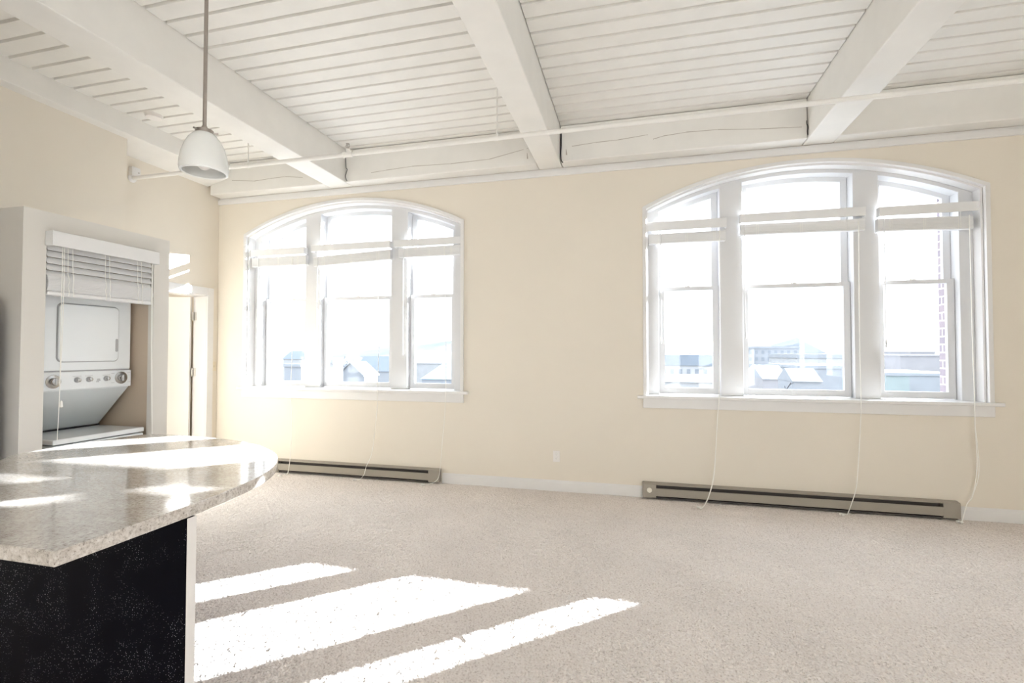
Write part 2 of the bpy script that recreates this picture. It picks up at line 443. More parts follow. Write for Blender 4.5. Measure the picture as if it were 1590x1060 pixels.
# ------------------------------------------------------------------ windows
def ring_arch(half, off_o, off_i, wi, y0, y1, z0, c, N=48):
    """casing-like band that follows jambs and arch; outer half width 'half', inner 'wi'"""
    mb = MB()
    def path(h, off): 
        P = [(-h, z0)]; 
        for i in range(N + 1):
            x = -h + 2 * h * i / N; P.append((x, arch_z(x, off)))
        P.append((h, z0)); return P
    A, B = path(half, off_o), path(wi, off_i)
    for i in range(len(A) - 1):
        a, b, p, q = A[i], A[i + 1], B[i], B[i + 1]
        V = [(c + a[0], y0, a[1]), (c + b[0], y0, b[1]), (c + q[0], y0, q[1]), (c + p[0], y0, p[1]),
             (c + a[0], y1, a[1]), (c + b[0], y1, b[1]), (c + q[0], y1, q[1]), (c + p[0], y1, p[1])]
        mb.add(V, [(0, 1, 2, 3), (0, 4, 5, 1), (3, 2, 6, 7), (4, 7, 6, 5)])
    return mb

def sash(name, c, xa, xb, z0, ztopfun, y0, y1, st, bot, topw, root, N=16):
    """a sash frame with its pane; ztopfun(x, extra) gives the outer top edge"""
    mb = MB()
    for u, w in ((xa, xa + st), (xb - st, xb)):
        mb.prism([(u, z0), (w, z0), (w, ztopfun(w)), (u, ztopfun(u))], 1, y0, y1)
    ia, ib = xa + st - .0005, xb - st + .0005
    mb.box(ia, ib, y0 + .0006, y1 - .0006, z0 + .0005, z0 + bot)
    V = []; F = []
    for i in range(N + 1):
        u = ia + (ib - ia) * i / N; zu = ztopfun(u) - .0005
        V += [(u, y0 + .0006, zu - topw), (u, y0 + .0006, zu), (u, y1 - .0006, zu), (u, y1 - .0006, zu - topw)]
    for i in range(N):
        p, q = 4 * i, 4 * i + 4
        for k in range(4): F.append((p + k, p + (k + 1) % 4, q + (k + 1) % 4, q + k))
    F += [(0, 3, 2, 1), (4 * N, 4 * N + 1, 4 * N + 2, 4 * N + 3)]
    mb.add(V, F)
    fr = mb.build(name, M['sash'], root)
    g = MB(); yg = (y0 + y1) / 2
    for i in range(N):
        u, w = xa + st + (xb - xa - 2 * st) * i / N, xa + st + (xb - xa - 2 * st) * (i + 1) / N
        g.quad((u, yg, z0 + bot - .002), (w, yg, z0 + bot - .002), (w, yg, ztopfun(w) - topw + .002), (u, yg, ztopfun(u) - topw + .002))
    g.build('pane', M['glass'], fr)
    return fr

def window(name, c, m1, m2):
    rt = struct_root(name, (c, 0, SILL))
    ring_arch(1.4325, 0, .036, 1.3965, -.022, .0, SILL, c).build('casing', M['white'], rt, bevel=.004)
    ring_arch(1.3975, .035, .052, 1.3805, .02, .12, SILL, c).build('jamb_lining', M['white'], rt)
    # arched head and half posts in the plane of the mullions
    ring_arch(1.382, .051, .088, 1.275, .12, .28, SILL, c).build('outer_frame', M['sash'], rt, bevel=.004)
    xs = [-1.275, m1 - .103, m1 + .103, m2 - .103, m2 + .103, 1.275]
    for m in (m1, m2):
        mb = MB(); n = 8
        poly = [(c + m - .103, SILL), (c + m + .103, SILL)] + [(c + m + .103 - .206 * i / n, arch_z(m + .103 - .206 * i / n, .070)) for i in range(n + 1)]
        mb.prism(poly, 1, .118, .285); mb.build('mullion', M['sash'], rt, bevel=.004)
    for i in range(3):
        xa, xb = c + xs[2 * i] + .004, c + xs[2 * i + 1] - .004
        # inner stops
        ls = sash('lower_sash', c, xa, xb, SILL + .006, lambda x: 2.087, .19, .228, .056, .062, .036, rt)
        mid = (xa + xb) / 2
        lk = MB(); lk.lathe([(.022, 0), (.022, .006), (.012, .014), (.0, .016)], (mid, .208, 2.087), seg=16); lk.box(mid - .03, mid + .008, .2, .214, 2.087, 2.099)
        lk.build('sash_lock', M['hinge'], ls)
        sash('upper_sash', c, xa, xb, 2.055, lambda x: arch_z(x - c, .083), .236, .274, .058, .034, .048, rt)
    mb = MB(); mb.box(c - 1.49, c + 1.49, -.05, .0, SILL - .03, SILL); mb.box(c - 1.39, c + 1.39, -.001, .30, SILL - .029, SILL)
    mb.build('sill', M['white'], rt, bevel=.006)
    MB().box(c - 1.435, c + 1.435, -.02, 0, .878, SILL - .03).build('apron', M['white'], rt, bevel=.003)
    return rt
window('window_1', *WINS[0]); window('window_2', *WINS[1])
# stone sills outside
for c, a, b in WINS:
    struct('trim_4', MB().box(c - 1.4, c + 1.4, .30, .56, .86, .965), M['bwall1'])

# ------------------------------------------------------------------ window blinds, raised
def blind(label, x0, x1, zv0, zv1, sx0, sx1, zsl, zsr, hs, wx, wz, cord, loop=None, group='raised blinds across the arched windows'):
    rt = thing('window_blind', label, 'blind', ((x0 + x1) / 2, .08, (zsl + zsr) / 2), group)
    mb = MB(); mb.box(x0, x1, .034, .044, zv0, zv1); mb.box(x0, x0 + .01, .044, .10, zv0, zv1); mb.box(x1 - .01, x1, .044, .10, zv0, zv1)
    mb.build('valance', M['blind'], rt, bevel=.002)
    MB().box(x0 + .012, x1 - .012, .050, .108, zv0 + .03, zv1 - .004).build('headrail', M['blind'], rt)
    n = 13; sl = MB()
    for i in range(n):
        a = i / (n - 1); j = random.uniform(-.003, .003)
        za, zb = zsl + .022 + (hs - .022) * a, zsr + .022 + (hs - .022) * a
        y0, y1 = .052 + j, .106 + j
        sl.add([(sx0, y0, za - .003), (sx1, y0, zb - .003), (sx1, y1, zb - .003), (sx0, y1, za - .003), (sx0, y0, za + .0036), (sx1, y0, zb + .0036), (sx1, y1, zb + .0036), (sx0, y1, za + .0036)],
               [(0, 3, 2, 1), (4, 5, 6, 7), (0, 1, 5, 4), (1, 2, 6, 5), (2, 3, 7, 6), (3, 0, 4, 7)])
    sl.build('slat_stack', M['blind'], rt)
    br = MB(); br.add([(sx0, .05, zsl), (sx1, .05, zsr), (sx1, .108, zsr), (sx0, .108, zsl), (sx0, .05, zsl + .018), (sx1, .05, zsr + .018), (sx1, .108, zsr + .018), (sx0, .108, zsl + .018)],
                      [(0, 3, 2, 1), (4, 5, 6, 7), (0, 1, 5, 4), (1, 2, 6, 5), (2, 3, 7, 6), (3, 0, 4, 7)]); br.build('bottom_rail', M['blind'], rt, bevel=.003)
    for f in (.14, .5, .86):
        x = sx0 + (sx1 - sx0) * f; zb = zsl + (zsr - zsl) * f; ld = MB()
        for dx in (-.008, .008): ld.box(x + dx - .001, x + dx + .001, .0485, .0505, zb, zv0 + .03)
        ld.build('ladder_cord', M['cord'], rt)
    wd = MB(); wd.cyl((wx, .046, zv0 + .03), (wx, .044, wz + .05), .004, 10); wd.lathe([(.0035, 0), (.0065, -.03), (.0075, -.075), (.004, -.085)], (wx, .044, wz + .085), seg=12)
    wd.build('tilt_wand', M['blind'], rt, smooth=True)
    c = MB(); c.tube(cord, .0032, 6, 6)
    if loop: c.tube(loop, .003, 6, 6)
    c.build('lift_cord', M['cord'], rt, smooth=True)
    e = Vector(cord[-1]); ts = MB()
    d = (e - Vector(cord[-2])); d.z = 0; d = d.normalized() if d.length > 1e-4 else Vector((-1, 0, 0))
    for k, (a, off) in enumerate(((.35, .0), (-.5, .012))):
        q = Matrix.Rotation(a, 3, 'Z') @ d; s0 = Vector((e.x, e.y, .014)) + q * off
        ts.lathe([(.003, -.004), (.007, .004), (.010, .022), (.0105, .030), (.004, .034)], s0, q, 12)
    ts.build('tassel', M['cord'], rt, smooth=True)
    return rt

blind('white blind raised above the left pane of the arched window nearest the door', -4.625, -3.845, 2.605, 2.685, -4.61, -3.835, 2.473, 2.477, .11, -4.505, 1.40,
      [(-4.02, .045, 2.62), (-4.0, .04, 1.6), (-3.935, -.058, 1.01), (-3.918, -.06, .641), (-3.914, -.08, .266), (-3.90, -.14, .03), (-3.93, -.20, .016)])
blind('white blind raised crookedly above the middle pane of the arched window nearest the door', -3.757, -2.718, 2.622, 2.70, -3.729, -2.717, 2.447, 2.489, .108, -3.668, 1.435,
      [(-2.887, .045, 2.62), (-2.85, .04, 1.6), (-2.806, -.06, 1.0), (-2.812, -.06, .75), (-2.859, -.07, .319), (-2.905, -.115, .155), (-2.925, -.125, .07), (-2.955, -.165, .02), (-3.0, -.17, .016)])
blind('white blind raised above the right pane of the arched window nearest the door', -2.669, -1.86, 2.62, 2.70, -2.615, -1.868, 2.500, 2.502, .105, -2.55, 1.392,
      [(-2.054, .045, 2.62), (-2.03, .04, 1.6), (-1.989, -.06, 1.0), (-2.003, -.06, .705), (-2.02, -.08, .429), (-2.035, -.095, .182), (-2.06, -.11, .062), (-2.14, -.16, .018), (-2.18, -.17, .016)])
blind('white blind raised above the left pane of the arched window over the longer heater', .115, .862, 2.635, 2.725, .135, .855, 2.508, 2.508, .095, .25, 1.51,
      [(.80, .045, 2.62), (.79, .04, 1.5), (.764, -.06, 1.0), (.749, -.06, .798), (.728, -.08, .496), (.699, -.115, .249), (.651, -.17, .10), (.60, -.235, .022), (.583, -.25, .016)],
      [(.728, -.08, .496), (.712, -.11, .30), (.690, -.13, .193), (.640, -.19, .07), (.60, -.235, .022)])
blind('white blind raised above the wide middle pane of the arched window over the longer heater', .982, 2.036, 2.665, 2.748, .990, 2.034, 2.550, 2.538, .10, 1.022, 1.555,
      [(1.98, .045, 2.62), (1.972, .04, 1.5), (1.937, -.06, 1.0), (1.929, -.06, .78), (1.906, -.075, .498), (1.871, -.11, .246), (1.818, -.13, .085), (1.785, -.15, .02), (1.765, -.155, .016)])
blind('white blind raised above the right pane beside the brick reveal', 2.142, 2.895, 2.652, 2.735, 2.135, 2.855, 2.520, 2.500, .11, 2.182, 1.47,
      [(2.823, .045, 2.62), (2.824, .04, 1.575), (2.775, -.06, 1.0), (2.775, -.06, .811), (2.789, -.05, .54), (2.782, -.05, .389), (2.752, -.05, .214), (2.705, -.06, .143), (2.66, -.09, .03), (2.64, -.11, .016)],
      [(2.775, -.06, .811), (2.80, -.05, .54), (2.795, -.05, .37), (2.752, -.05, .214)])

# ------------------------------------------------------------------ baseboard heaters
def heater(label, xa, xb, knob):
    rt = thing('baseboard_heater', label, 'heater', ((xa + xb) / 2, -.03, 0), 'baseboard heaters under the windows')
    e0 = xa + .125; e1 = xb - .125
    mb = MB(); mb.prism([(-.002, .02), (-.010, .02), (-.010, .128), (-.052, .136), (-.060, .144), (-.056, .150), (-.002, .158)], 0, e0, e1); mb.build('back_housing', M['heater'], rt)
    mb = MB(); mb.prism([(-.058, .032), (-.064, .036), (-.066, .105), (-.060, .110), (-.057, .106), (-.055, .036)], 0, e0, e1); mb.build('front_cover', M['heater'], rt)
    mb = MB()
    k = 0
    x = e0 + .01
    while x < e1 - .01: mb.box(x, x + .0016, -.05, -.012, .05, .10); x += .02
    mb.box(e0, e1, -.035, -.03, .07, .076); mb.box(e0, e1, -.012, -.0102, .022, .126); mb.build('heating_fins', M['heaterin'], rt)  # fins, plus a dark back plate standing in for shade in the slot
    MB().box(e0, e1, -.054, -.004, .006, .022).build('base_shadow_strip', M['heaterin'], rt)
    for a, b in ((xa, e0), (e1, xb)):
        mb = MB(); mb.prism([(-.002, .018), (-.066, .018), (-.068, .022), (-.068, .142), (-.060, .152), (-.002, .158)], 0, a, b); c = mb.build('end_box', M['heater'], rt, bevel=.002)
        if a == xa and knob:
            kb = MB(); kb.lathe([(.024, 0), (.023, .012), (.018, .016), (0, .016)], ((a + b) / 2, -.068, .09), (0, -1, 0), 24)
            kb.box((a + b) / 2 - .003, (a + b) / 2 + .003, -.090, -.083, .072, .108); k2 = kb.build('thermostat_knob', M['knobw'], c, smooth=True); k2['label'] = 'ivory thermostat knob'
    return rt
heater('long taupe baseboard heater with ivory thermostat knob on its left end', .065, 2.66, True)
heater('shorter pale taupe baseboard heater between the door and the white baseboard', -4.22, -2.06, False)

# ------------------------------------------------------------------ small wall fittings
rt = thing('wall_outlet', 'white double outlet low on the wall between the two windows', 'outlet', (-.792, 0, .354))
MB().box(-.826, -.757, -.006, 0, .297, .411).build('cover_plate', M['plate'], rt, bevel=.003)
for z in (.332, .376):
    mb = MB(); mb.lathe([(.017, 0), (.017, .003), (.0155, .004), (0, .004)], (-.792, -.006, z), (0, -1, 0), 24); so = mb.build('socket', M['plate'], rt)
    mb = MB(); mb.box(-.799, -.797, -.0105, -.0098, z - .002, z + .007); mb.box(-.787, -.785, -.0105, -.0098, z - .002, z + .007); mb.box(-.794, -.790, -.0105, -.0098, z - .010, z - .006); mb.build('slot', M['greyplastic'], so)

rt = thing('light_switch', 'beige switch plate on the left wall between door casing and corner', 'switch', (XL, -.05, 1.25))
MB().box(XL, XL + .006, -.085, -.018, 1.19, 1.305).build('cover_plate', M['beigeplate'], rt, bevel=.002)
MB().box(XL + .006, XL + .014, -.057, -.047, 1.237, 1.262).build('toggle', M['beigeplate'], rt)

rt = thing('wall_bracket_box', 'small white junction box high on the left wall at the pipe end', 'junction box', (XL, -1.09, 3.27))
MB().box(XL, XL + .05, -1.14, -1.05, 3.24, 3.335).build('housing', M['white'], rt, bevel=.004)
MB().cyl((XL + .05, -1.07, 3.285), (XL + .053, -1.07, 3.285), .006, 12).build('screw', M['steel'], rt)

rt = thing('smoke_detector', 'round white smoke detector on the planks of the left ceiling bay', 'smoke detector', (-4.50, -1.335, ZC))
mb = MB(); mb.lathe([(.072, 0), (.072, -.012), (.066, -.03), (.045, -.038), (0, -.039)], (-4.50, -1.335, ZC), seg=36); mb.build('housing', M['plate'], rt, smooth=True)
mb = MB(); mb.lathe([(.076, 0), (.078, -.004), (.076, -.008)], (-4.50, -1.335, ZC), seg=36); mb.build('mounting_ring', M['plate'], rt, smooth=True)

# sprinkler pipe
PY, PZ = -1.10, 3.225
rt = thing('sprinkler_pipe', 'white sprinkler pipe hung across the room below the beams', 'pipe', (-2.5, PY, PZ))
MB().cyl((XL + .002, PY, PZ), (XR - .002, PY, PZ), .019, 20).build('pipe', M['timber'], rt, smooth=True)
mb = MB(); mb.lathe([(.045, 0), (.043, .006), (.026, .014), (.02, .016)], (XL + .001, PY, PZ), (1, 0, 0), 24); mb.build('escutcheon', M['white'], rt, smooth=True)
TX = -2.535
mb = MB(); mb.lathe([(.025, -.05), (.027, -.05), (.027, -.035), (.024, -.033), (.024, .033), (.027, .035), (.027, .05), (.025, .05)], (TX, PY, PZ), (1, 0, 0), 20)
mb.lathe([(.022, 0), (.022, .03), (.026, .032), (.026, .046), (.012, .048)], (TX, PY, PZ), (0, 0, 1), 20); mb.build('tee_fitting', M['timber'], rt, smooth=True)
hd = MB(); hd.lathe([(.010, .046), (.010, .060), (.004, .062), (.004, .085)], (TX, PY, PZ), seg=14)
hd.tube([(TX - .008, PY, PZ + .058), (TX - .018, PY, PZ + .075), (TX - .010, PY, PZ + .092), (TX, PY, PZ + .096)], .003, 6, 4)
hd.tube([(TX + .008, PY, PZ + .058), (TX + .018, PY, PZ + .075), (TX + .010, PY, PZ + .092), (TX, PY, PZ + .096)], .003, 6, 4)
hd.lathe([(.017, .096), (.017, .099), (.003, .100)], (TX, PY, PZ), seg=16)
o = hd.build('sprinkler_head', M['steel'], rt, smooth=True); o['label'] = 'dark metal sprinkler head'
for hx in (-3.62, -1.12):
    h = MB(); h.cyl((hx, PY, PZ + .03), (hx, PY, ZC), .005, 10)
    hr = h.build('hanger_rod', M['timber'], rt)
    h = MB(); h.lathe([(.021, -.012), (.024, -.012), (.024, .012), (.021, .012)], (hx, PY, PZ), (1, 0, 0), 20); h.cyl((hx, PY, PZ + .02), (hx, PY, PZ + .045), .009, 10); h.build('clamp', M['timber'], hr)

# dark cable stubs at the beam ends
def cable(label, pts, r=.006):
    o = MB().tube(pts, r, 8, 5).build('loose_cable', M['dark'], smooth=True); tag(o, label, 'cable', 'cables at the beam ends')
cable('dark cable down the corner between middle beam and wall timber', [(-.712, -.178, 3.66), (-.712, -.178, 3.52), (-.716, -.178, 3.42), (-.712, -.180, 3.35), (-.695, -.186, 3.325)], .0055)
cable('short dark wire bent against the wall timber beside the right beam', [(1.500, -.176, 3.50), (1.499, -.178, 3.47), (1.508, -.180, 3.44), (1.503, -.178, 3.40), (1.506, -.178, 3.365)], .0035)
cable('thin looped wire in the corner between wall timber and the beam above the pendant lamp', [(-3.157, -.178, 3.62), (-3.150, -.18, 3.50), (-3.12, -.20, 3.47), (-3.15, -.19, 3.40), (-3.135, -.18, 3.345)], .0035)
# painted steel hanger plates either side of the middle beam
for k, (x0, x1, lab) in enumerate(((-.70, -.60, 'white steel hanger plate on the right of the middle beam end'), (-1.10, -.985, 'white steel hanger plate on the left of the middle beam end'))):
    mb = MB(); mb.prism([(x0, 3.345), (x1, 3.345), (x1, 3.40), ((x0 + x1) / 2 + .015, 3.44), (x0 + .02, 3.53), (x0, 3.53)], 1, -.178, -.171)
    rt = thing('hanger_plate', lab, 'bracket', ((x0 + x1) / 2, -.17, 3.345), 'steel hanger plates at the beam ends')
    mb.build('plate', M['timber'], rt)
    mb = MB(); xc = x0 + .035; mb.prism([(xc, 3.40), (xc + .014, 3.40), (xc + .004, 3.46), (xc, 3.46)], 1, -.1795, -.1785); mb.build('slot', M['crack'], rt)

# ------------------------------------------------------------------ door on the left wall
rt = struct_root('door_1', (XL - DT, DY1, 0))
mb = MB()   # casing on the room face, jambs through the wall
mb.box(XL, XL + .02, DY1 - .002, DY1 + .085, 0, DZ + .085); mb.box(XL, XL + .02, DY0 - .085, DY0 + .002, 0, DZ + .085); mb.box(XL, XL + .02, DY0, DY1, DZ - .002, DZ + .085)
mb.build('door_casing', M['white'], rt, bevel=.004)
mb = MB(); mb.box(XL - DT, XL + .001, DY1 - .004, DY1, 0, DZ); mb.box(XL - DT, XL + .001, DY0, DY0 + .004, 0, DZ); mb.box(XL - DT, XL + .001, DY0, DY1, DZ - .02, DZ)
mb.build('door_jamb', M['white'], rt)
lf = bpy.data.objects.new('door_leaf', None)
HX, HY = XL - DT - .005, DY1 - .012
ang = math.radians(14 + 4)
dv = Vector((-math.cos(ang), -math.sin(ang), 0)); nv = Vector((-dv.y, dv.x, 0))
def leafbox(a0, a1, b0, b1, z0, z1):
    mb = MB(); P = lambda a, b, z: Vector((HX, HY, 0)) + dv * a + nv * b + Vector((0, 0, z))
    mb.add([P(a0, b0, z0), P(a1, b0, z0), P(a1, b1, z0), P(a0, b1, z0), P(a0, b0, z1), P(a1, b0, z1), P(a1, b1, z1), P(a0, b1, z1)],
           [(0, 3, 2, 1), (4, 5, 6, 7), (0, 1, 5, 4), (1, 2, 6, 5), (2, 3, 7, 6), (3, 0, 4, 7)]); return mb
bpy.data.objects.remove(lf)
lf = leafbox(.012, .87, -.002, .036, .012, DZ - .027).build('door_leaf', M['door'], rt, bevel=.002)
for z in (1.86, 1.18, .28):
    mb = MB(); mb.cyl((HX + .012, HY - .008, z - .05), (HX + .012, HY - .008, z + .05), .008, 12); mb.box(HX + .010, HX + .05, HY + .004, HY + .009, z - .05, z + .05); 
    mb.build('hinge', M['hinge'], lf)

# unseen lamp added behind the door to brighten its leaf
rt = thing('passage_lamp', 'white globe ceiling lamp in the passage behind the left wall door', 'lamp', (-5.85, -1.3, 3.0))
mb = MB(); mb.lathe([(.0, -.09), (.05, -.075), (.085, -.03), (.09, .01), (.06, .06), (.03, .075)], (-5.85, -1.3, 3.0), seg=24); gb = mb.build('globe', M['shade'], rt, smooth=True)
MB().cyl((-5.85, -1.3, 3.07), (-5.85, -1.3, ZT), .01, 12).build('rod', M['steel'], rt)
ld = bpy.data.lights.new('passage_lamp_light', 'POINT'); ld.energy = 6; ld.shadow_soft_size = .1; ld.color = (.95, .97, 1)
lo = bpy.data.objects.new('passage_lamp_light', ld); COL.objects.link(lo); lo.parent = rt; lo.location = (0, 0, -.22)

# ------------------------------------------------------------------ laundry closet
CX = -3.60; CY0, CY1 = -2.886, -1.922; OY0, OY1 = -2.762, -2.049; CZ = 2.308; OZ = 2.12
mb = MB()
mb.box(CX - .05, CX, CY0, OY0, 0, CZ); mb.box(CX - .05, CX, OY1, CY1, 0, CZ); mb.box(CX - .05, CX, OY0, OY1, OZ, CZ)
mb.box(XLN, CX - .05, CY0, CY0 + .09, 0, CZ); mb.box(XLN, CX - .05, CY1 - .09, CY1, 0, CZ)
mb.box(XLN, CX - .05, CY0 + .09, CY1 - .09, CZ - .08, CZ)
struct('wall_closet', mb, M['closetwall'])
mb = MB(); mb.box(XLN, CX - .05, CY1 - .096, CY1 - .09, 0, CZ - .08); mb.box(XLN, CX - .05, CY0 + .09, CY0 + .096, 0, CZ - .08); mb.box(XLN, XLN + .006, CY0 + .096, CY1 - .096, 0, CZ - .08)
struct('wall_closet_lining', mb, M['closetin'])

# stacked washer and dryer
WY0, WY1 = -2.665, -2.062; WX = -3.66; WZ = .849; DX = -3.80
rt = thing('stacked_washer_dryer', 'white stacked washer and dryer inside the closet opening', 'washer dryer', (WX - .3, (WY0 + WY1) / 2, 0))
MB().box(WX - .66, WX, WY0, WY1, .02, WZ - .042).build('washer_body', M['appl'], rt, bevel=.008)
MB().box(WX - .44, WX + .006, WY0 - .003, WY1 + .003, WZ - .034, WZ).build('washer_lid', M['appl'], rt, bevel=.008)
mb = MB(); mb.prism([(WX - .65, WZ - .04), (WX - .442, WZ - .04), (WX - .442, WZ + .008), (DX - .002, 1.155), (DX - .002, 1.162), (WX - .65, 1.162)], 1, WY0 + .012, WY1 - .012)
o = mb.build('sloped_panel', M['appl2'], rt, bevel=.004); o['label'] = 'grey sloped panel under the controls'
MB().box(WX - .452, WX - .430, WY0 + .01, WY1 - .01, WZ, WZ + .012).build('lid_hinge_strip', M['dark'], rt)
MB().box(WX - .65, DX, WY0, WY1, 1.292, 1.862).build('dryer_body', M['appl'], rt, bevel=.010)
cp = MB().box(WX - .65, DX + .010, WY0, WY1, 1.160, 1.286).build('control_panel', M['appl'], rt, bevel=.006)
MB().box(WX - .64, DX - .004, WY0 + .004, WY1 - .004, 1.284, 1.294).build('seam', M['greyplastic'], rt)
# rounded dryer door
def rrect(y0, y1, z0, z1, r, n=8):
    P = []
    for cy, cz, a0 in ((y1 - r, z1 - r, 0), (y0 + r, z1 - r, PI / 2), (y0 + r, z0 + r, PI), (y1 - r, z0 + r, 1.5 * PI)):
        for i in range(n + 1): a = a0 + PI / 2 * i / n; P.append((cy + r * math.cos(a), cz + r * math.sin(a)))
    return P
MB().prism(rrect(-2.563 - .006, -2.164 + .006, 1.350, 1.760, .036), 0, DX - .001, DX + .0035).build('door_gasket', M['greyplastic'], rt)
dd = MB().prism(rrect(-2.563, -2.164, 1.356, 1.754, .032), 0, DX, DX + .016).build('dryer_door', M['appl'], rt, bevel=.008, seg=3)
hdl = MB().prism(rrect(-2.190, -2.172, 1.425, 1.520, .007), 0, DX + .0155, DX + .0175).build('door_pull', M['greyplastic'], dd)
def kn(y, z, r, dial):
    x = DX + .010
    mb = MB(); mb.lathe([(r, 0), (r * .96, .016), (r * .8, .022), (0, .023)], (x + .004, y, z), (1, 0, 0), 28)
    mb.box(x + .022, x + .032, y - r * .16, y + r * .16, z - r * .85, z + r * .85)
    k = mb.build('knob', M['chrome'], cp, smooth=True)
    mb = MB(); rr = r * dial; mb.lathe([(rr, 0), (rr, .004), (rr * .9, .005), (0, .005)], (x, y, z), (1, 0, 0), 32); mb.build('dial_ring', M['greyplastic'] if dial < 1.4 else M['chrome'], cp, smooth=True)
for y, z, r, d in ((-2.588, 1.222, .026, 1.75), (-2.443, 1.226, .0155, 1.25), (-2.366, 1.227, .0155, 1.25), (-2.248, 1.228, .0155, 1.25), (-2.140, 1.228, .026, 1.75)): kn(y, z, r, d)
# printed scales over the knobs and the small maker's emblem of three slanted bars
for y, w, zz in ((-2.443, .055, 1.2525), (-2.366, .05, 1.2525), (-2.248, .05, 1.2525), (-2.200, .024, 1.263), (-2.082, .024, 1.263), (-2.200, .024, 1.193), (-2.082, .024, 1.193)):
    MB().box(DX + .0102, DX + .0106, y - w / 2, y + w / 2, zz - .001, zz + .001).build('printed_mark', M['greyplastic'], cp)
mb = MB()
for i, w in enumerate((.020, .026, .020)):
    z = 1.204 + i * .009; y = -2.318 + i * .003
    mb.prism([(y, z), (y + w, z), (y + w + .003, z + .006), (y + .003, z + .006)], 0, DX + .0102, DX + .011)
mb.build('emblem', M['greyplastic'], cp)

# closet blind
rt = thing('closet_blind', 'white slatted blind half raised over the laundry closet opening', 'blind', (CX, (OY0 + OY1) / 2, 1.9))
BY0, BY1 = -2.772, -2.060
mb = MB(); mb.box(CX + .055, CX + .067, BY0, BY1, 2.092, 2.185); mb.box(CX + .001, CX + .055, BY0, BY0 + .011, 2.092, 2.185); mb.box(CX + .001, CX + .055, BY1 - .011, BY1, 2.092, 2.185)
mb.build('valance', M['blind'], rt, bevel=.003)
MB().box(CX + .001, CX + .05, BY0 + .012, BY1 - .012, 2.125, 2.175).build('headrail', M['blind'], rt)
mb = MB()
for k in range(5):
    z = 2.105 - .042 * k
    mb.prism([(CX - .030, z + .004), (CX - .006, z - .036), (CX - .003, z - .034), (CX - .027, z + .006)], 1, OY0 + .008, OY1 - .012)
mb.build('slats', M['blind'], rt)
mb = MB()
n = 16
for k in range(n):
    z = 1.812 + .092 * k / (n - 1); b = .012 * math.sin(PI * k / (n - 1)) + random.uniform(-.001, .001)
    mb.box(CX - .052, CX - .002 + b, OY0 + .008, OY1 - .012 + b * .3, z, z + .0058)
mb.build('slat_stack', M['blind'], rt, bevel=.002)
MB().box(CX - .054, CX + .006, OY0 + .008, OY1 - .010, 1.784, 1.811).build('bottom_rail', M['blind'], rt, bevel=.010, seg=3)
for y in (-2.628, -2.395, -2.165):
    mb = MB(); Z = [1.785 + .135 * i / 6 for i in range(7)]
    for dy in (-.014, .014):
        mb.tube([(CX + .013 + .003 * math.sin(i * 2.1 + dy * 90), y + dy + .003 * math.sin(i * 1.7), Z[i]) for i in range(7)] + [(CX + .004, y + dy, 1.96), (CX + .002, y + dy, 2.10)], .0021, 6, 4)
    mb.build('ladder_cord', M['cord'], rt, smooth=True)
mb = MB()
mb.tube([(CX + .026, -2.690, 2.10), (CX + .026, -2.69, 1.6), (CX + .026, -2.69, 1.13)], .002, 6, 4); mb.tube([(CX + .030, -2.682, 2.10), (CX + .030, -2.683, 1.6), (CX + .030, -2.70, .86)], .002, 6, 4)
mb.tube([(CX + .026, -2.085, 2.09), (CX + .027, -2.083, 1.6), (CX + .028, -2.075, 1.1), (CX + .028, -2.066, .80)], .0042, 6, 6)
mb.build('lift_cord', M['cord'], rt, smooth=True)
mb = MB(); mb.lathe([(.003, 0), (.007, -.01), (.010, -.04), (.005, -.045)], (CX + .026, -2.68, 1.11), seg=12); mb.build('tassel', M['cord'], rt, smooth=True)

# refrigerator beside the closet
FX = -3.66
rt = thing('refrigerator', 'dark grey refrigerator just left of the laundry closet', 'refrigerator', (FX - .35, -3.40, 0))
MB().box(FX - .72, FX - .07, -3.83, -2.955, .03, 1.735).build('cabinet', M['fridge'], rt, bevel=.006)
MB().box(FX - .065, FX, -3.83, -2.955, 1.225, 1.742).build('freezer_door', M['fridge'], rt, bevel=.012)
d = MB().box(FX - .065, FX, -3.83, -2.955, .08, 1.212).build('fridge_door', M['fridge'], rt, bevel=.012)
mb = MB(); mb.tube([(FX, -3.76, .70), (FX + .05, -3.76, .73), (FX + .05, -3.76, 1.15), (FX, -3.76, 1.18)], .012, 10, 5); mb.build('handle', M['chrome'], d, smooth=True)

# ------------------------------------------------------------------ kitchen bar
CT = .915
pts = [(-1.427, -4.10), (-1.428, -3.93), (-1.433, -3.70), (-1.443, -3.575), (-1.464, -3.44), (-1.494, -3.32), (-1.535, -3.215), (-1.60, -3.10), (-1.715, -2.96), (-1.85, -2.853),
       (-2.03, -2.745), (-2.257, -2.668), (-2.49, -2.625), (-2.70, -2.612), (-2.86, -2.618), (-2.945, -2.68), (-2.985, -2.86), (-3.0, -3.05), (-2.985, -3.22), (-2.94, -3.325), (-2.87, -3.40), (-2.82, -3.50)]
cv = [Vector((x, y, 0)) for x, y in pts]
out = [(p.x, p.y) for p in catmull(cv, 5)] + [(-2.80, -4.10)]
rt = thing('countertop', 'rounded granite-look peninsula countertop with speckled edge', 'countertop', (-2.2, -3.4, .875))
MB().prism(out, 2, CT - .0395, CT).build('worktop', M['granite'], rt, bevel=.0025)
rt = thing('peninsula_base', 'dark speckled panel and cabinet carrying the granite-look countertop', 'cabinet', (-2.0, -3.7, 0))
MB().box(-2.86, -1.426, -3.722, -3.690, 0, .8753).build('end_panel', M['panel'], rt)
o = MB().box(-1.4262, -1.4235, -3.722, -3.6885, 0, .8753).build('edge_band', M['plate'], rt); o['label'] = 'pale vertical edge band'
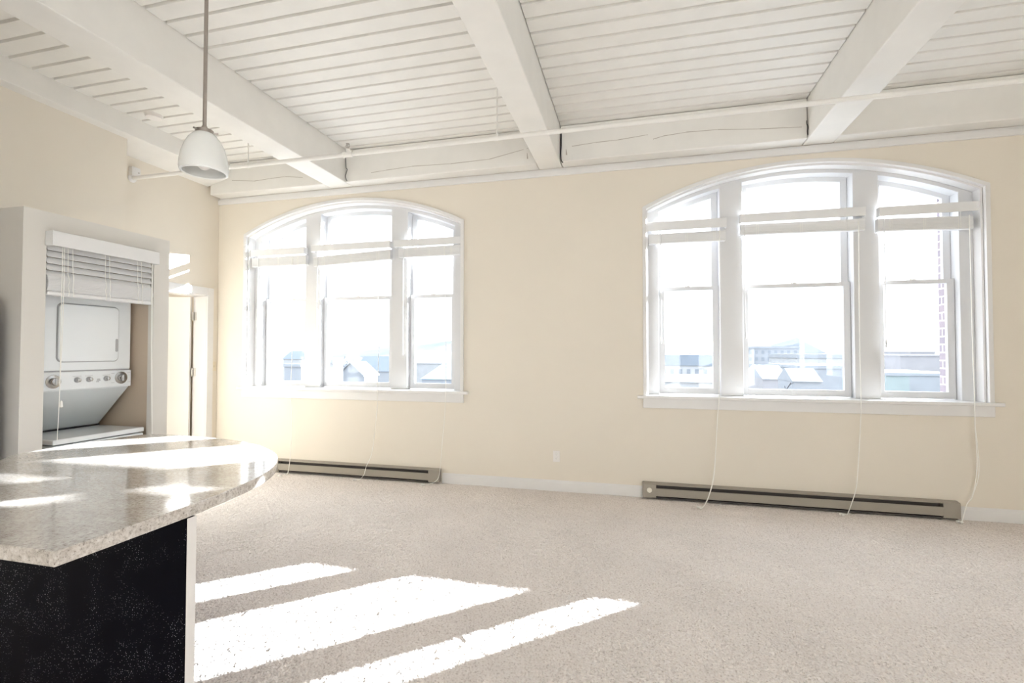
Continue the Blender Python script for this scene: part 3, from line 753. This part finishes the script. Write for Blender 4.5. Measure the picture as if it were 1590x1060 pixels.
MB().box(-2.86, -2.25, -3.689, -3.10, .09, .8753).build('cabinet_carcass', M['panel'], rt)
MB().box(-2.84, -2.30, -3.689, -3.12, 0, .09).build('toe_kick', M['dark'], rt)
for ya, yb in ((-3.68, -3.40), (-3.395, -3.11)):
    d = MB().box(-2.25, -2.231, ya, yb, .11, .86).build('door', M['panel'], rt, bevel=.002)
    MB().tube([(-2.231, yb - .03, .62), (-2.205, yb - .03, .63), (-2.205, yb - .03, .75), (-2.231, yb - .03, .76)], .005, 8, 4).build('handle', M['chrome'], d, smooth=True)

# ------------------------------------------------------------------ pendant lamp
PX, PYY = -1.753, -3.368
rt = thing('pendant_lamp', 'pendant lamp with white opal glass shade hanging over the countertop', 'lamp', (PX, PYY, 2.16))
MB().cyl((PX, PYY, 2.345), (PX, PYY, 3.69), .0075, 14).build('rod', M['steel'], rt, smooth=True)
mb = MB(); mb.lathe([(.065, 0), (.065, -.012), (.02, -.03), (.009, -.032)], (PX, PYY, ZC), seg=28); mb.build('ceiling_canopy', M['steel'], rt, smooth=True)
mb = MB(); mb.lathe([(.010, .380 - .165), (.014, .202), (.034, .198), (.034, .176), (.030, .174)], (PX, PYY, 2.155), seg=28)
o = mb.build('socket_cap', M['steel'], rt, smooth=True)
mb = MB()
prof = [(r * .925, h * .94 + .014) for r, h in [(.030, .180), (.046, .172), (.064, .150), (.080, .118), (.091, .082), (.097, .045), (.0985, .020), (.095, .004), (.088, .0), (.084, .004), (.0925, .022), (.091, .045), (.085, .082), (.074, .116), (.059, .146), (.043, .165), (.030, .170)]]
mb.lathe(prof, (PX, PYY, 2.158), seg=44, closed_ends=False); mb.build('shade', M['shade'], rt, smooth=True)
mb = MB(); mb.lathe([(.0, -.0), (.012, .003), (.024, .014), (.029, .032), (.024, .052), (.014, .075), (.012, .10), (.0, .10)], (PX, PYY, 2.185), seg=20); mb.build('bulb', M['plate'], rt, smooth=True)
mb = MB()
for a in (.5, 2.6, 4.7):
    mb = MB(); d = Vector((math.cos(a), math.sin(a), 0)); c0 = Vector((PX, PYY, 2.343)); mb.cyl(c0 + d * .034, c0 + d * .052, .004, 8); mb.build('thumb_screw', M['steel'], rt)

# ------------------------------------------------------------------ the town outside
GZ = -15.0
struct('ground', MB().box(-1500, 1500, 2, 1600, GZ - 1, GZ), M['snow'])
def hill(name, pts, y, depth):
    """ridge: list of (x, z) silhouette at distance y, sloping towards and away from us"""
    mb = MB(); n = len(pts); rows = [(-depth, 0), (-depth * .5, .45), (-depth * .2, .8), (0, 1), (depth * .5, .6), (depth, 0)]
    rnd = random.Random(len(pts) + int(y)); V = []
    for dy, k in rows:
        for x, z in pts: V.append((x + rnd.uniform(-3, 3), y + dy + rnd.uniform(-3, 3), GZ + (z - GZ) * (k if k == 1 or k == 0 else k + rnd.uniform(-.06, .06))))
    F = [(r * n + i, r * n + i + 1, (r + 1) * n + i + 1, (r + 1) * n + i) for r in range(len(rows) - 1) for i in range(n - 1)]
    mb.add(V, F); return struct(name, mb, M['hill'], smooth=False)
def ridge(px0, px1, ys, y):
    n = len(ys); out = []
    for i in range(n): p = wp(px0 + (px1 - px0) * i / (n - 1), ys[i], y); out.append((p.x, p.z))
    return out
hill('hill', ridge(300, 760, [552, 549, 548, 546, 544, 541, 536, 531, 528, 534], 620), 620, 160)
hill('hill', ridge(960, 1560, [541, 537, 530, 528, 533, 536, 524, 527, 534, 531, 536, 540, 538, 543], 760), 760, 200)

def house(label, px0, px1, ytop, Y, depth, wall, roof='flat', rmat='sroof', rows=0, cols=0, rh=0, group='houses seen through the windows', winband=(.2, .75)):
    a, b = wp(px0, ytop, Y), wp(px1, ytop, Y); x0, x1, z1 = a.x, b.x, a.z
    rt = thing('building', label, 'building', ((x0 + x1) / 2, Y + depth / 2, GZ), group)
    MB().box(x0, x1, Y, Y + depth, GZ, z1).build('wall', M[wall], rt)
    o = .02 * (x1 - x0)
    if roof == 'flat': MB().box(x0 - o, x1 + o, Y - .3, Y + depth + .3, z1, z1 + max(rh, .4)).build('roof', M[rmat], rt)
    elif roof == 'gable_x':      # ridge parallel to x, slope faces us
        MB().prism([(Y - .4, z1), (Y + depth + .4, z1), (Y + depth / 2, z1 + rh)], 0, x0 - o, x1 + o).build('roof', M[rmat], rt)
    elif roof == 'gable_y':
        xm = (x0 + x1) / 2
        MB().prism([(x0, z1), (x1, z1), (xm, z1 + rh - .2)], 1, Y, Y + depth).build('gable', M[wall], rt)
        MB().prism([(x0 - o, z1 - .1), (x0 - o, z1 + .15), (xm, z1 + rh + .15), (x1 + o, z1 + .15), (x1 + o, z1 - .1), (xm, z1 + rh - .1)], 1, Y - .5, Y + depth + .5).build('roof', M[rmat], rt)
    H = z1 - GZ
    for r in range(rows):
        for c in range(cols):
            w = (x1 - x0) / cols; xc = x0 + w * (c + .5); zc = z1 - 1.6 - r * 2.9
            MB().box(xc - w * .22, xc + w * .22, Y - .06, Y + .1, zc - .75, zc + .75).build('window', M['bwin'], rt)
    return rt
# seen through the window nearest the door
house('grey windowless block behind the left pane of the window nearest the door', 442, 468, 569, 70, 10, 'bwall2', 'flat', 'sroof', rh=.5)
house('dark slate roofed house above the grey block', 440, 480, 557, 130, 8, 'bwall1', 'gable_x', 'broof', rh=2.6)
house('white tall shed left of the snowy gable roofs in the middle pane', 500, 518, 564, 60, 2.5, 'bwall1', 'flat', 'sroof', rh=.6)
house('snowy gable roof house in the middle pane', 524, 566, 583, 80, 5, 'bwall2', 'gable_y', 'sroof', rh=2.6)
house('slate gable roof house at the right of the middle pane', 552, 612, 576, 112, 9, 'bwall2', 'gable_x', 'broof', rh=4.0)
house('low blue roofed house at the bottom of the right pane', 655, 735, 588, 62, 18, 'bwall2', 'gable_x', 'blueroof', rh=2.2)
house('long snowy roofed house under the hillside in the right pane', 636, 730, 564, 150, 26, 'bwall1', 'gable_x', 'sroof', rh=4.5)
# seen through the window over the longer heater
house('long white block with two rows of small windows in the left pane', 1000, 1128, 567, 118, 22, 'bwall1', 'flat', 'broof', rows=2, cols=10, rh=2.6)
house('low snowy shed roof in front of the long windowed block', 1010, 1122, 592, 80, 14, 'bwall1', 'gable_x', 'sroof', rh=1.0)
house('large pale factory block at the left of the wide middle pane', 1150, 1240, 541, 226, 40, 'bwall2', 'flat', 'sroof', rows=4, cols=9, rh=1.0)
house('banded pale block at the right of the wide middle pane', 1238, 1330, 556, 180, 36, 'bwall1', 'flat', 'sroof', rh=1.4)
house('lower grey wing below the banded pale block', 1240, 1345, 572, 130, 28, 'bwall2', 'flat', 'sroof', rh=.8)
house('snowy gabled cottage low in the wide middle pane', 1184, 1226, 588, 84, 14, 'bwall3', 'gable_x', 'sroof', rh=2.2)
house('second snowy roof low in the wide middle pane', 1230, 1276, 592, 72, 7, 'bwall2', 'gable_x', 'sroof', rh=1.8)
house('tall stepped block in the pane beside the brick reveal', 1414, 1452, 547, 230, 30, 'bwall3', 'flat', 'bwall3', rh=.5)
house('lower shoulder of the stepped block', 1398, 1460, 553, 190, 28, 'bwall3', 'flat', 'bwall3', rh=.5)
house('greenish low block at the bottom of the pane beside the brick reveal', 1376, 1412, 583, 90, 18, 'bwall4', 'flat', 'sroof', rh=.5)
house('grey low block beside the greenish one', 1412, 1490, 583, 96, 18, 'bwall2', 'flat', 'sroof', rh=.5)

def tree(label, px, ytop, Y, w):
    p = wp(px, ytop, Y); h = p.z - GZ; rnd = random.Random(px)
    rt = thing('bare_tree', label, 'tree', (p.x, Y, GZ), 'bare trees seen through the windows')
    tk = MB(); tk.tube([(p.x, Y, GZ), (p.x + .1, Y, GZ + h * .35), (p.x - .05, Y, GZ + h * .7)], .22, 7, 3); tk.build('trunk', M['twig'], rt)
    br = MB()
    for k in range(90):
        z0 = GZ + h * rnd.uniform(.25, .75); a = rnd.uniform(0, 2 * PI); L = w * rnd.uniform(.4, 1) * (1.1 - .5 * (z0 - GZ) / h)
        e = Vector((p.x + math.cos(a) * L, Y + math.sin(a) * L, min(GZ + h, z0 + L * rnd.uniform(.5, 1.4)))); s0 = Vector((p.x, Y, z0)); m = (s0 + e) / 2 + Vector((0, 0, -.1 * L))
        br.tube([s0, m, e], .09, 4, 2)
        for j in range(3):
            f = rnd.uniform(.4, .95); q = s0.lerp(e, f); br.tube([q, q + Vector((rnd.uniform(-1, 1), rnd.uniform(-1, 1), rnd.uniform(.2, 1))) * L * .35], .045, 4)
    br.build('branches', M['twig'], rt)
for px, yt, Y, w, lab in ((533, 541, 112, 3.0, 'bare tree above the snowy gable, left of its pair'), (547, 543, 122, 2.4, 'bare tree above the snowy gable, right of its pair'), (572, 540, 134, 3.0, 'bare tree over the slate gable roof, tallest of that row'),
                     (585, 543, 143, 2.6, 'bare tree over the slate gable roof, middle of that row'), (597, 545, 153, 2.6, 'bare tree over the slate gable roof beside the mullion'), (1084, 541, 152, 4.5, 'bare tree behind the long windowed block'),
                     (1205, 585, 70, 2.6, 'small bare tree among the cottages low in the wide pane')):
    tree(lab, px, yt, Y, w)
